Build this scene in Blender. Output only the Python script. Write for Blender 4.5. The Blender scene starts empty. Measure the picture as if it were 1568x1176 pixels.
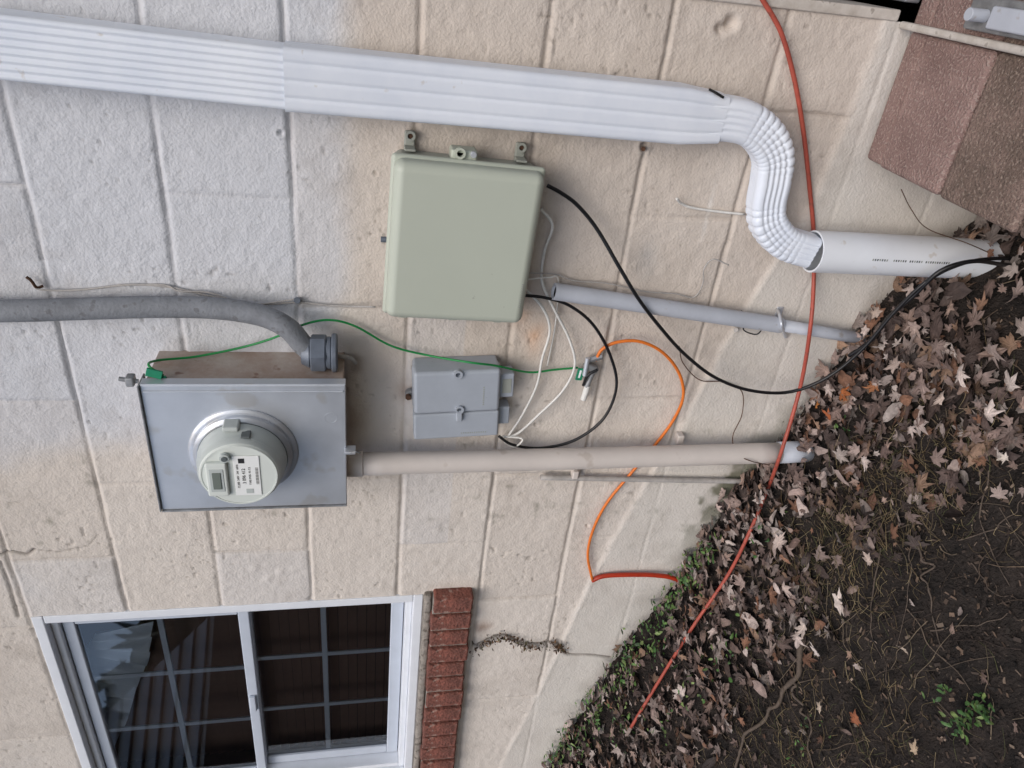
import bpy, bmesh, math, random
import numpy as np
from mathutils import Vector, Matrix
random.seed(7); rng=np.random.default_rng(7)
rad=math.radians

# ---------------------------------------------------------------- camera (phone held sideways: world-up points to image-left)
CAM=np.array([0.0,-1.27,1.5]); PSI=rad(32.2); TH=rad(11.6); FPX=1132.0
F=np.array([-math.sin(PSI)*math.cos(TH), math.cos(PSI)*math.cos(TH), -math.sin(TH)])
R=np.array([math.cos(PSI), math.sin(PSI),0.0]); U=np.cross(R,F)
scene=bpy.context.scene
cd=bpy.data.cameras.new("camera"); cam=bpy.data.objects.new("camera",cd); scene.collection.objects.link(cam)
cd.sensor_width=36; cd.lens=FPX/1568*36; cd.clip_start=0.02; cd.clip_end=500
M=Matrix.Identity(4)
for i in range(3):
    M[i][0]=-U[i]; M[i][1]=R[i]; M[i][2]=-F[i]; M[i][3]=CAM[i]
cam.matrix_world=M; scene.camera=cam
scene.view_settings.view_transform='Standard'; scene.view_settings.look='None'; scene.view_settings.exposure=0

def ray(u,v):
    return F+R*((1176-v-588)/FPX)-U*((u-784)/FPX)
def W(u,v,d=0.0):
    """site survey: sight line to the real plane parallel to the wall, d metres in front of it"""
    r=ray(u,v); t=(-d-CAM[1])/r[1]; return Vector(CAM+r*t)

# ---------------------------------------------------------------- helpers
def lin(c):
    return tuple((x/255/12.92 if x/255<=0.04045 else ((x/255+0.055)/1.055)**2.4) for x in c)
TAB=rng.random((256,256))
def vn(x,y,s,seed=0):
    x=np.asarray(x)/s+seed*17.3; y=np.asarray(y)/s+seed*9.7
    xi=np.floor(x).astype(int); yi=np.floor(y).astype(int); fx=x-xi; fy=y-yi
    fx=fx*fx*(3-2*fx); fy=fy*fy*(3-2*fy)
    a=TAB[xi%256,yi%256]; b=TAB[(xi+1)%256,yi%256]; c=TAB[xi%256,(yi+1)%256]; d=TAB[(xi+1)%256,(yi+1)%256]
    return (a*(1-fx)+b*fx)*(1-fy)+(c*(1-fx)+d*fx)*fy
def sstep(a,b,x):
    t=np.clip((x-a)/(b-a),0,1); return t*t*(3-2*t)

def mat(name,col,rough=0.6,metal=0.0,var=0.12,vscale=12,bump=0.15,bscale=120,col2=None,attr=None,spec=0.5,bdist=0.002,rvar=0.1,speck=None):
    m=bpy.data.materials.new(name); m.use_nodes=True; nt=m.node_tree; N=nt.nodes; L=nt.links
    p=N['Principled BSDF']; p.inputs['Roughness'].default_value=rough; p.inputs['Metallic'].default_value=metal
    p.inputs['Specular IOR Level'].default_value=spec
    tc=N.new('ShaderNodeTexCoord')
    n1=N.new('ShaderNodeTexNoise'); n1.inputs['Scale'].default_value=vscale; n1.inputs['Detail'].default_value=5; n1.inputs['Roughness'].default_value=.65
    L.new(tc.outputs['Object'],n1.inputs['Vector'])
    cr=N.new('ShaderNodeValToRGB'); cr.color_ramp.elements[0].position=.3; cr.color_ramp.elements[1].position=.7
    L.new(n1.outputs['Fac'],cr.inputs['Fac'])
    out=cr.outputs['Color']
    if attr:
        at=N.new('ShaderNodeAttribute'); at.attribute_name=attr
        cr.color_ramp.elements[0].color=(1-var,)*3+(1,); cr.color_ramp.elements[1].color=(1+var*.3,)*3+(1,)
        mx=N.new('ShaderNodeMix'); mx.data_type='RGBA'; mx.blend_type='MULTIPLY'; mx.inputs['Factor'].default_value=1
        L.new(at.outputs['Color'],mx.inputs['A']); L.new(cr.outputs['Color'],mx.inputs['B']); out=mx.outputs['Result']
    else:
        c=lin(col); c2=lin(col2) if col2 else tuple(x*(1-var*1.6) for x in c)
        cr.color_ramp.elements[0].color=(*c2,1); cr.color_ramp.elements[1].color=(*c,1)
    if speck:   # (scale, colour, threshold, amount)
        vo=N.new('ShaderNodeTexNoise'); vo.inputs['Scale'].default_value=speck[0]; vo.inputs['Detail'].default_value=3
        L.new(tc.outputs['Object'],vo.inputs['Vector'])
        r2=N.new('ShaderNodeMapRange'); r2.inputs['From Min'].default_value=speck[2]; r2.inputs['From Max'].default_value=speck[2]+.06; r2.inputs['To Max'].default_value=speck[3]
        L.new(vo.outputs['Fac'],r2.inputs['Value'])
        m2=N.new('ShaderNodeMix'); m2.data_type='RGBA'; m2.inputs['B'].default_value=(*lin(speck[1]),1)
        L.new(r2.outputs['Result'],m2.inputs['Factor']); L.new(out,m2.inputs['A']); out=m2.outputs['Result']
    L.new(out,p.inputs['Base Color'])
    mr=N.new('ShaderNodeMapRange'); mr.inputs['To Min'].default_value=max(.02,rough-rvar); mr.inputs['To Max'].default_value=min(1,rough+rvar)
    L.new(n1.outputs['Fac'],mr.inputs['Value']); L.new(mr.outputs['Result'],p.inputs['Roughness'])
    if bump>0:
        n2=N.new('ShaderNodeTexNoise'); n2.inputs['Scale'].default_value=bscale; n2.inputs['Detail'].default_value=4
        L.new(tc.outputs['Object'],n2.inputs['Vector'])
        b=N.new('ShaderNodeBump'); b.inputs['Strength'].default_value=bump; b.inputs['Distance'].default_value=bdist
        L.new(n2.outputs['Fac'],b.inputs['Height']); L.new(b.outputs['Normal'],p.inputs['Normal'])
    return m

def empty(name,loc=(0,0,0),parent=None):
    e=bpy.data.objects.new(name,None); e.empty_display_size=.05; scene.collection.objects.link(e); e.location=loc
    if parent: e.parent=parent
    return e
def newobj(name,verts,faces,m,parent=None,smooth=True):
    me=bpy.data.meshes.new(name); me.from_pydata([tuple(v) for v in verts],[],[tuple(f) for f in faces]); me.update()
    if smooth: me.polygons.foreach_set('use_smooth',[True]*len(me.polygons))
    o=bpy.data.objects.new(name,me); scene.collection.objects.link(o)
    if m: me.materials.append(m)
    if parent: o.parent=parent
    return o
def npmesh(name,V,Fq,m,parent=None,smooth=True,k=4):
    me=bpy.data.meshes.new(name); me.vertices.add(len(V)); me.vertices.foreach_set('co',V.astype(np.float32).ravel())
    nf=len(Fq); me.loops.add(nf*k); me.loops.foreach_set('vertex_index',Fq.astype(np.int32).ravel())
    me.polygons.add(nf); me.polygons.foreach_set('loop_start',np.arange(0,nf*k,k,dtype=np.int32))
    me.update(calc_edges=True); me.validate()
    if smooth: me.polygons.foreach_set('use_smooth',np.ones(nf,dtype=bool))
    o=bpy.data.objects.new(name,me); scene.collection.objects.link(o); me.materials.append(m)
    if parent: o.parent=parent
    return o
def setcol(o,name,C):
    a=o.data.color_attributes.new(name,'FLOAT_COLOR','POINT'); C4=np.ones((len(C),4),np.float32); C4[:,:3]=C
    a.data.foreach_set('color',C4.ravel())
def rbox(name,c,size,m,parent=None,bevel=0.003,seg=3,roty=0.0,rotx=0,rotz=0,taper=None):
    bm=bmesh.new(); bmesh.ops.create_cube(bm,size=1)
    for v in bm.verts:
        s=1.0
        if taper and v.co.y<0: s=taper
        v.co=Vector((v.co.x*size[0]*s,v.co.y*size[1],v.co.z*size[2]*s))
    if bevel>0: bmesh.ops.bevel(bm,geom=list(bm.edges),offset=bevel,segments=seg,profile=.5,affect='EDGES')
    me=bpy.data.meshes.new(name); bm.to_mesh(me); bm.free()
    me.polygons.foreach_set('use_smooth',[bevel>0]*len(me.polygons))
    o=bpy.data.objects.new(name,me); scene.collection.objects.link(o); me.materials.append(m)
    o.location=c; o.rotation_euler=(rotx,roty,rotz)
    if parent: o.parent=parent
    if bevel>0:
        md=o.modifiers.new('wn','WEIGHTED_NORMAL')
    return o
def bx(name,x0,x1,y0,y1,z0,z1,m,parent=None,bevel=.002,seg=2):
    return rbox(name,((x0+x1)/2,(y0+y1)/2,(z0+z1)/2),(abs(x1-x0),abs(y1-y0),abs(z1-z0)),m,parent,bevel,seg)
def smoothpath(pts,n=8):
    P=[Vector(p) for p in pts]
    if len(P)<3: return P
    P=[P[0]*2-P[1]]+P+[P[-1]*2-P[-2]]; out=[]
    for i in range(1,len(P)-2):
        a,b,c,d=P[i-1],P[i],P[i+1],P[i+2]
        for k in range(n):
            t=k/n
            out.append(.5*((2*b)+(c-a)*t+(2*a-5*b+4*c-d)*t*t+(3*b-a-3*c+d)*t**3))
    out.append(P[-2]); return out
def sweep(name,path,prof,m,parent=None,scales=None,ref=None,cap=True,smooth=True,crimp=None):
    V=[];Fs=[];n=len(prof); last=None
    for i,p in enumerate(path):
        a=path[max(i-1,0)]; b=path[min(i+1,len(path)-1)]; T=(b-a).normalized()
        if ref is not None:
            Nn=Vector(ref); Nn=(Nn-T*Nn.dot(T)).normalized()
        else:
            if last is None:
                Nn=Vector((0,-1,0)) if abs(T.y)<.9 else Vector((1,0,0))
            else: Nn=last
            Nn=(Nn-T*Nn.dot(T)).normalized(); last=Nn
        B=T.cross(Nn)
        s=scales[i] if scales else 1
        sb,sn=(s if isinstance(s,tuple) else (s,s))
        for (x,y) in prof:
            k=crimp(i,x,y) if crimp else 1
            V.append(p+B*(x*sb*k)+Nn*(y*sn*k))
    for i in range(len(path)-1):
        for j in range(n):
            k=(j+1)%n; Fs.append((i*n+j,i*n+k,(i+1)*n+k,(i+1)*n+j))
    if cap:
        Fs.append(tuple(range(n))[::-1]); Fs.append(tuple(range((len(path)-1)*n,len(path)*n)))
    return newobj(name,V,Fs,m,parent,smooth)
def circ(r,n=12): return [(r*math.cos(2*math.pi*i/n),r*math.sin(2*math.pi*i/n)) for i in range(n)]
def tube(name,pts,r,m,parent=None,n=10,sm=8):
    return sweep(name,smoothpath(pts,sm) if sm else [Vector(p) for p in pts],circ(r,n),m,parent)
def lathe(name,c,prof,m,parent=None,axis=(0,-1,0),n=48):
    A=Vector(axis).normalized(); X=A.orthogonal().normalized(); Y=A.cross(X); V=[];Fs=[]
    for (r,h) in prof:
        for i in range(n):
            a=2*math.pi*i/n; V.append(Vector(c)+A*h+X*(r*math.cos(a))+Y*(r*math.sin(a)))
    for i in range(len(prof)-1):
        for j in range(n):
            k=(j+1)%n; Fs.append((i*n+j,i*n+k,(i+1)*n+k,(i+1)*n+j))
    if prof[-1][0]>0: Fs.append(tuple(range((len(prof)-1)*n,len(prof)*n)))
    o=newobj(name,V,Fs,m,parent)
    try: o.data.set_sharp_from_angle(angle=rad(38))
    except Exception: pass
    return o
def cyl(name,a,b,r,m,parent=None,n=20,r2=None):
    a=Vector(a);b=Vector(b); return lathe(name,a,[(0.0001,0),(r*.93,0),(r,r*.07),(r2 or r,(b-a).length-r*.07),((r2 or r)*.93,(b-a).length),(0.0001,(b-a).length)],m,parent,axis=(b-a),n=n)
def rrect(w,d,r,rib=0.0,nr=6,ns=42,pw=1):
    pts=[]; hw,hd=w/2,d/2
    def side(x0,y0,x1,y1,nx,ny,ribs):
        for i in range(ns):
            t=i/ns; x=x0+(x1-x0)*t; y=y0+(y1-y0)*t; e=rib*ribs*(.5-.5*math.cos(t*2*math.pi*nr))**pw
            pts.append((x-nx*e,y-ny*e))
    def arc(cx,cy,a0):
        for i in range(5):
            a=a0+math.pi/2*i/5; pts.append((cx+r*math.cos(a),cy+r*math.sin(a)))
    side(hw,-hd+r,hw,hd-r,1,0,.4); arc(hw-r,hd-r,0)
    side(hw-r,hd,-hw+r,hd,0,1,1); arc(-hw+r,hd-r,math.pi/2)
    side(-hw,hd-r,-hw,-hd+r,-1,0,.4); arc(-hw+r,-hd+r,math.pi)
    side(-hw+r,-hd,hw-r,-hd,0,-1,0); arc(hw-r,-hd+r,1.5*math.pi)
    return pts

# ---------------------------------------------------------------- materials
m_wall=mat('painted_block',(0,0,0),rough=.72,attr='paint',var=.05,vscale=11,bump=.55,bscale=200,bdist=.0032,spec=.3)
m_wallplain=mat('painted_block_plain',(204,197,190),rough=.75,var=.1,vscale=3,bump=.4)
m_white=mat('white_aluminium',(232,237,244),rough=.36,var=.04,vscale=7,bump=.04,bscale=60,col2=(216,223,234),speck=(40,(190,180,166),.69,.55))
m_vinyl=mat('white_vinyl',(230,234,240),rough=.45,var=.05,vscale=20,bump=.03)
m_trim=mat('weathered_painted_trim',(206,200,192),rough=.7,col2=(170,162,152),vscale=30,bump=.3,speck=(60,(120,110,98),.64,.6))
m_sash=mat('grey_vinyl_sash',(196,204,216),rough=.45,var=.05,vscale=20,bump=.03)
m_box=mat('grey_green_plastic',(184,190,176),rough=.48,var=.03,vscale=5,bump=.12,bscale=500,bdist=.0006,speck=(90,(140,140,128),.74,.6))
m_boxd=mat('grey_plastic_case',(158,162,154),rough=.55,var=.08,vscale=30,bump=.05)
m_nid=mat('grey_plastic',(166,173,182),rough=.5,var=.05,vscale=30,bump=.08,bscale=400,bdist=.0005,speck=(120,(120,122,122),.72,.5))
m_gland=mat('dark_grey_fitting',(112,120,132),rough=.45,metal=.3,var=.2,vscale=30,bump=.1)
m_galv=mat('galvanised_steel',(212,217,224),rough=.38,metal=.55,var=.10,vscale=9,bump=.03,bscale=40,rvar=.14,speck=(14,(186,184,180),.58,.5))
m_galvd=mat('dull_steel',(166,168,170),rough=.5,metal=.5,var=.3,vscale=40,bump=.1)
m_rust=mat('painted_rusty_side',(182,172,164),rough=.75,col2=(150,126,110),vscale=14,bump=.3,speck=(30,(120,84,66),.62,.7))
m_pvcb=mat('beige_painted_conduit',(212,204,197),rough=.5,var=.07,vscale=10,bump=.12,bscale=150,bdist=.001,speck=(20,(176,164,152),.64,.5))
m_pvcg=mat('grey_pvc_conduit',(186,191,200),rough=.5,var=.10,vscale=14,bump=.08,speck=(40,(150,140,130),.64,.6))
m_pvcw=mat('white_pvc',(230,234,239),rough=.33,var=.04,vscale=9,bump=.03,speck=(30,(190,180,166),.66,.5))
m_cable=mat('grey_service_cable',(136,140,146),rough=.75,var=.22,vscale=30,bump=.7,bscale=180,speck=(60,(92,92,94),.6,.6))
m_black=mat('black_cable',(24,24,27),rough=.42,var=.2,vscale=60,bump=.1)
m_red=mat('red_orange_cable',(178,84,68),rough=.5,var=.2,vscale=40,bump=.1,speck=(60,(130,70,58),.6,.7))
m_redd=mat('red_duct',(186,56,28),rough=.45,var=.2,vscale=40,bump=.1)
m_orange=mat('orange_cable',(232,124,44),rough=.45,var=.12,vscale=40,bump=.05)
m_green=mat('green_wire',(20,140,70),rough=.45,var=.12,vscale=40,bump=.05)
m_tag=mat('green_tag',(24,136,100),rough=.5,var=.12,vscale=60,bump=.05)
m_wirew=mat('white_wire',(226,225,220),rough=.5,var=.1,vscale=60,bump=.05)
m_wireg=mat('painted_wire',(184,180,176),rough=.6,var=.2,vscale=60,bump=.05)
m_dark=mat('dark_hole',(18,17,16),rough=.9,var=.3,bump=0)
m_rustm=mat('rusty_metal',(104,74,56),rough=.8,metal=.3,var=.4,vscale=80,bump=.4)
m_brick=mat('red_brick',(150,92,78),rough=.9,col2=(96,62,54),vscale=30,bump=1.0,bscale=120,bdist=.008,speck=(70,(168,146,134),.60,.6))
m_mortar=mat('old_mortar',(164,156,147),rough=.95,var=.3,vscale=40,bump=.9,bscale=120,bdist=.005,speck=(60,(90,82,74),.56,.75))
m_face=mat('meter_face',(214,220,214),rough=.4,var=.03,bump=0)
m_lab=mat('white_label',(236,238,236),rough=.5,var=.03,bump=0)
m_ink=mat('black_print',(36,36,38),rough=.6,var=.05,bump=0)
m_lcd=mat('lcd_grey',(112,120,112),rough=.25,var=.05,bump=0)
m_meterb=mat('meter_grey_plastic',(186,193,190),rough=.34,var=.05,vscale=20,bump=.04)
m_meterd=mat('meter_dark_gap',(92,98,98),rough=.4,var=.1,vscale=20,bump=.04)

# ---------------------------------------------------------------- house
house=empty('painted_block_house')
X0,X1,Z0,Z1=-2.7,-.065,-.05,2.56
WX0,WX1,WZ0,WZ1=-2.19,-1.411,1.348,2.218     # window opening
def axisgrid(a,b,step,marks):
    cuts=sorted([a,b]+marks); out=[]
    for p,q in zip(cuts[:-1],cuts[1:]):
        n=max(1,round((q-p)/step)); out+=list(np.linspace(p,q,n,endpoint=False))
    return np.array(out+[b])
gx=axisgrid(X0,X1,.0034,[WX0,WX1]); gz=axisgrid(Z0,Z1,.0034,[WZ0,WZ1])
GX,GZ=np.meshgrid(gx,gz,indexing='ij')
x=GX;z=GZ
lip=[W(1350,50),W(1250,300),W(1120,510),W(1050,640),W(960,790),W(905,890),W(830,1050),W(770,1165)]
lx=np.array([p.x for p in lip])[::-1]; lz=np.array([p.z for p in lip])[::-1]
LIP=np.interp(x,lx,lz)
below=sstep(.010,-.010,z-LIP-.012*(vn(x,z,.05,4)-.5))
H=.2032; zb0=1.5+.113
wob=(vn(x,z,.30,1)-.5)*.004+(vn(x,z,.04,2)-.5)*.0022
zz=(z-zb0+wob)/H; k=np.floor(zz+.5); dzs=(zz-k)*H; dz=np.abs(dzs)
course=np.floor(zz)
xx=(x+.43+np.where(course%2==0,0,.2032)+(vn(x,z,.12,3)-.5)*.005)/.4064
kx=np.floor(xx+.5); dx=np.abs(xx-kx)*.4064
sb=.35+.9*vn(x,z,.11,5); sh=.05+.95*vn(x,z,.14,6)
wv=.0026+.0024*vn(x,z,.05,40)
gr=np.maximum(np.exp(-(dz/wv)**2)*sb, np.exp(-(dx/(wv*.9))**2)*sh)
sh_=np.exp(-((dzs+.0080)/.0040)**2)*sb*sstep(.3,.6,vn(x,z,.05,41))
fade=1-below*.75
bid=TAB[(course.astype(int)*7)%256,(np.floor(xx).astype(int)*13)%256]
rel=-.0060*gr*fade+.0014*sh_*fade+(bid-.5)*.0024*(1-below)
rel+=.0016*(vn(x,z,.25,7)-.5)+.0008*(vn(x,z,.05,8)-.5)+.0013*(vn(x,z,.014,9)-.5)*(1-below*.6)+.0008*(vn(x,z,.007,12)-.5)*(1-below*.6)
rel+=.0028*below+ .0022*np.exp(-((z-LIP)/.007)**2)*(.1+vn(x,z,.08,10))
# small bug-holes, mostly in the upper blocks, in clusters
pit=np.clip(vn(x,z,.0085,11)+.30*vn(x,z,.10,13)-1.10,0,1)*(1-below)
rel-=np.clip(pit*.03,0,.0028)
def dent(u,v,r,dep,rim=.3):
    global rel
    p=W(u,v); d=np.sqrt((x-p.x)**2+(z-p.z)**2)*(.85+.3*vn(x,z,.01,44))
    rel+= -dep*np.exp(-(d/r)**2)+dep*rim*np.exp(-((d-r*1.6)/(r*.8))**2)
dent(1120,36,.010,.018,.10); dent(1104,44,.008,.012,.1); dent(985,224,.006,.012)
dent(575,265,.003,.006); dent(430,203,.004,.008); dent(820,650,.004,.008); dent(900,805,.004,.006)
dent(390,870,.010,-.002,.2); dent(430,875,.008,-.0025,.2); dent(410,885,.009,-.002)
for i in range(60):
    dent(rng.uniform(0,1150),rng.uniform(0,900),rng.uniform(.0016,.003),rng.uniform(.002,.004),.3)
ck=smoothpath([W(725,990),W(770,972),W(800,985),W(850,985),W(868,1000),W(905,1002),W(935,1006)],6)
def crackline(pts,w,dep):
    """thin settlement crack along a polyline"""
    global rel
    d=np.full(x.shape,9.0)
    for a,b in zip(pts[:-1],pts[1:]):
        ax_,az_,bx_,bz_=a.x,a.z,b.x,b.z; L2=(bx_-ax_)**2+(bz_-az_)**2+1e-12
        t=np.clip(((x-ax_)*(bx_-ax_)+(z-az_)*(bz_-az_))/L2,0,1)
        d=np.minimum(d,np.hypot(x-ax_-t*(bx_-ax_),z-az_-t*(bz_-az_)))
    e=np.exp(-((d+.001*(vn(x,z,.01,50)-.5))/w)**2); rel-=dep*e; return e
crk=crackline(ck,.0035,.008)
crk2=crackline([W(0,850),W(20,845),W(42,850),W(52,842)],.003,.006)
crk3=crackline([W(52,842),W(90,846),W(135,836),W(150,820)],.0014,.0025)
crk4=crackline([W(0,860),W(15,900),W(28,945)],.003,.005)
cream=np.array(lin((217,209,200))); grey=np.array(lin((207,210,216))); beige=np.array(lin((202,191,180))); foot=np.array(lin((210,206,199))); moss=np.array(lin((96,98,74))); dirt=np.array(lin((134,122,110)))
nz=vn(x,z,.22,20)*.6+vn(x,z,.08,21)*.3+vn(x,z,.03,22)*.1
wg=sstep(.35,.65,nz*.5+sstep(-1.08,-.75,x)*.55*sstep(1.42,1.62,z)+.02)
wb=sstep(.42,.72,nz*.45+.55*sstep(1.62,1.45,z)*sstep(-1.0,-.7,x))
C=cream[None,None,:]*np.ones(x.shape+(1,))
def mixc(C,c,w): return C*(1-w[...,None])+c*w[...,None]
C=mixc(C,grey,wg*.9); C=mixc(C,beige,wb*.8)
C=mixc(C,grey,((bid>.72)&(z>1.3))*.25); C=mixc(C,beige,(bid<.2)*.25)
C=mixc(C,foot,below*.7)
C=mixc(C,dirt,np.clip(gr*fade,0,1)*.24)
C=mixc(C,dirt,sstep(.62,.85,vn(x,z,.13,23)*.7+vn(x,z,.02,24)*.3)*.14)
C=mixc(C,dirt,sstep(.55,.9,vn(x,z,.05,45)*.6+vn(x,z,.4,46)*.4)*.12)
C=mixc(C,dirt*.6,np.clip(pit/.08,0,1)*.30)
C=mixc(C,np.array(lin((60,48,40))),np.clip(crk*.8+crk2*.7+crk3*.45+crk4*.6,0,1))
GB=[(-5,.95),(-2.6,.92),(-2.25,.89),(-2.085,.855),(-1.695,.763),(-1.37,.647),(-1.095,.58),(-.912,.491),(-.653,.414),(-.573,.38),(-.46,.28),(-.30,.20),(0,.14),(4,.12)]
zbase=np.interp(x,[a for a,b in GB],[b for a,b in GB])
gd=z-zbase
C=mixc(C,dirt*.8,sstep(.10,.0,gd+.06*(vn(x,z,.05,25)-.5))*.45)
C=mixc(C,moss*.8,sstep(.50,.78,vn(x,z,.03,26)*.5+vn(x,z,.01,28)*.2+.5*sstep(.14,.02,gd))*.85*np.exp(-((x+1.10)/.17)**2))
def stain(u,v,rx,rz,col,a):
    global C
    p=W(u,v); d=((x-p.x)/rx)**2+((z-p.z)/rz)**2
    C=mixc(C,np.array(lin(col)),np.clip(np.exp(-d)*a*(.4+1.2*vn(x,z,.02,27)),0,1))
stain(820,520,.035,.02,(210,170,138),.6); stain(800,470,.05,.02,(210,178,154),.5); stain(620,600,.02,.02,(150,110,84),.5)
stain(545,640,.03,.02,(140,112,90),.4); stain(740,960,.02,.02,(130,84,50),.5); stain(990,400,.045,.02,(176,172,168),.5); stain(1110,790,.08,.03,(120,118,96),.3)
stain(545,560,.03,.015,(130,110,96),.45); stain(1085,325,.05,.004,(226,222,216),.6); stain(640,470,.006,.05,(196,150,118),.5)
nx_,nz_=x.shape
V=np.stack([x.ravel(),-rel.ravel(),z.ravel()],1)
I=np.arange(nx_*nz_).reshape(nx_,nz_)
q=np.stack([I[:-1,:-1],I[1:,:-1],I[1:,1:],I[:-1,1:]],-1)
mx_=(gx[:-1]+gx[1:])/2; mz_=(gz[:-1]+gz[1:])/2
hole=((mx_[:,None]>WX0)&(mx_[:,None]<WX1)&(mz_[None,:]>WZ0)&(mz_[None,:]<WZ1))
wall=npmesh('block_wall',V,q[~hole].reshape(-1,4),m_wall,house)
setcol(wall,'paint',C.reshape(-1,3))
bx('wall_left',-8,X0,0,.2,-.3,2.56,m_wallplain,house,0)
bx('wall_upper',-8,5,0,.2,2.56,3.2,m_wallplain,house,0)
bx('wall_right',.92,5,0,.2,-.3,2.56,m_wallplain,house,0)
bx('wall_far_side',-8,-7.8,.2,7,-.3,3.2,m_wallplain,house,0)
bx('wall_near_side',4.8,5,.2,7,-.3,3.2,m_wallplain,house,0)
bx('wall_rear',-7.8,4.8,6.8,7,-.3,3.2,m_wallplain,house,0)
bx('corner_jamb',X1,X1+.018,-.006,.2,.60,2.56,m_trim,house,.003)
m_roof=mat('asphalt_shingle',(70,68,66),rough=.9,var=.3,vscale=20,bump=.5)
newobj('roof',[(-8.4,-.45,3.2),(5.4,-.45,3.2),(5.4,7.4,3.2),(-8.4,7.4,3.2),(-8.4,3.5,5.2),(5.4,3.5,5.2)],[(0,1,5,4),(2,3,4,5),(0,4,3),(1,2,5),(0,3,2,1)],m_roof,house,False)
m_door=mat('dark_door',(52,48,46),rough=.6,var=.2,vscale=10,bump=.1)
bx('door_leaf',X1+.03,.92,.12,.16,.66,2.56,m_door,house,.002)
bx('door_threshold',X1+.03,.92,-.005,.12,.57,.60,m_galvd,house,.004)
bx('door_threshold_lip',X1+.05,.92,.06,.09,.60,.625,m_galv,house,.004)
bx('door_bottom_panel',X1+.03,.92,.12,.18,.57,.66,m_dark,house,0)

# window
win=empty('window',parent=house)
fy0,fy1=-.004,.075
def frame(nm,x0,x1,z0,z1,y0,y1,w,m):
    bx(nm+'_head',x0,x1,y0,y1,z1-w,z1,m,win,.003); bx(nm+'_sill',x0,x1,y0,y1,z0,z0+w,m,win,.003)
    bx(nm+'_jamb_1',x0,x0+w,y0+.001,y1-.001,z0+w,z1-w,m,win,.003); bx(nm+'_jamb_2',x1-w,x1,y0+.001,y1-.001,z0+w,z1-w,m,win,.003)
frame('casing',WX0,WX1,WZ0,WZ1,fy0,fy1,.024,m_vinyl)
frame('stop',WX0+.024,WX1-.024,WZ0+.024,WZ1-.024,.016,.07,.016,m_vinyl)
ix0,ix1,iz0,iz1=WX0+.042,WX1-.042,WZ0+.042,WZ1-.042; zm=(iz0+iz1)/2
frame('upper_sash',ix0,ix1,zm-.018,iz1,.028,.05,.026,m_sash)
frame('lower_sash',ix0,ix1,iz0,zm+.014,.052,.074,.032,m_sash)
bx('sash_lock',ix0+.3,ix0+.36,.018,.028,zm-.012,zm+.004,m_sash,win,.003)
m_glass=bpy.data.materials.new('window_glass'); m_glass.use_nodes=True; nt=m_glass.node_tree; nt.nodes.clear()
o1=nt.nodes.new('ShaderNodeOutputMaterial'); mxs=nt.nodes.new('ShaderNodeMixShader'); tr=nt.nodes.new('ShaderNodeBsdfTransparent'); gl=nt.nodes.new('ShaderNodeBsdfGlossy'); fr=nt.nodes.new('ShaderNodeFresnel')
fr.inputs['IOR'].default_value=2.1; gl.inputs['Roughness'].default_value=.02; tr.inputs['Color'].default_value=(.88,.92,.96,1); gl.inputs['Color'].default_value=(.92,.96,1,1)
nt.links.new(fr.outputs['Fac'],mxs.inputs[0]); nt.links.new(tr.outputs[0],mxs.inputs[1]); nt.links.new(gl.outputs[0],mxs.inputs[2]); nt.links.new(mxs.outputs[0],o1.inputs['Surface'])
def glass(nm,x0,x1,z0,z1,y): newobj(nm,[(x0,y,z0),(x1,y,z0),(x1,y,z1),(x0,y,z1)],[(0,1,2,3)],m_glass,win,False)
glass('upper_glass',ix0+.02,ix1-.02,zm,iz1-.02,.036); glass('lower_glass',ix0+.02,ix1-.02,iz0+.02,zm,.060)
pw=(ix1-ix0-.048)/3
for nm,za,zb_,y in (('upper',zm+.006,iz1-.024,.041),('lower',iz0+.03,zm-.018,.065)):
    for i in (1,2):
        xm=ix0+.024+pw*i; bx(nm+'_muntin_%d'%i,xm-.007,xm+.007,y,y+.005,za,zb_,m_vinyl,win,.001)
    zc=(za+zb_)/2; bx(nm+'_cross_muntin',ix0+.024,ix1-.024,y-.001,y+.006,zc-.007,zc+.007,m_vinyl,win,.001)
m_blind=mat('brown_blind',(150,120,104),rough=.7,var=.2,vscale=6,bump=.1)
for i in range(34):
    zc=WZ0+.02+i*.0255
    rbox('blind_slat_%d'%i,((ix0+ix1)/2,.13,zc),(ix1-ix0+.08,.003,.0245),m_blind,win,0,rotx=rad(16))
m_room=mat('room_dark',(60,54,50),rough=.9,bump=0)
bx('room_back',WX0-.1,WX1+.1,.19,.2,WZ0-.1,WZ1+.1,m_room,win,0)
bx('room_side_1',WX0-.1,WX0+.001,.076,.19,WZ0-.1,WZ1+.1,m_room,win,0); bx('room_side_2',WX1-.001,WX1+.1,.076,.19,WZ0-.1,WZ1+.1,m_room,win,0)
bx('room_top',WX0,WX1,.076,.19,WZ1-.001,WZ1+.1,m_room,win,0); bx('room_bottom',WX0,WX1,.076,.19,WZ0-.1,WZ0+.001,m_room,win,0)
m_reflpanel=mat('pale_reflection_panel',(240,246,252),rough=.8,var=.05,vscale=20,bump=.05)  # pleated panel added behind the glass in place of a bright striped reflection
dp=[W(124,1002,-.088),W(146,972,-.088),W(234,952,-.088),W(228,1010,-.088),W(210,1050,-.088),W(196,1100,-.088),W(160,1170,-.088)]
Bp=[dp[2],dp[3],dp[4],dp[5],dp[6]]
VV=[];FF=[];nu,nv=80,12
def lerpl(L,t):
    s=t*(len(L)-1); i=min(int(s),len(L)-2); return L[i].lerp(L[i+1],s-i)
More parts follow.
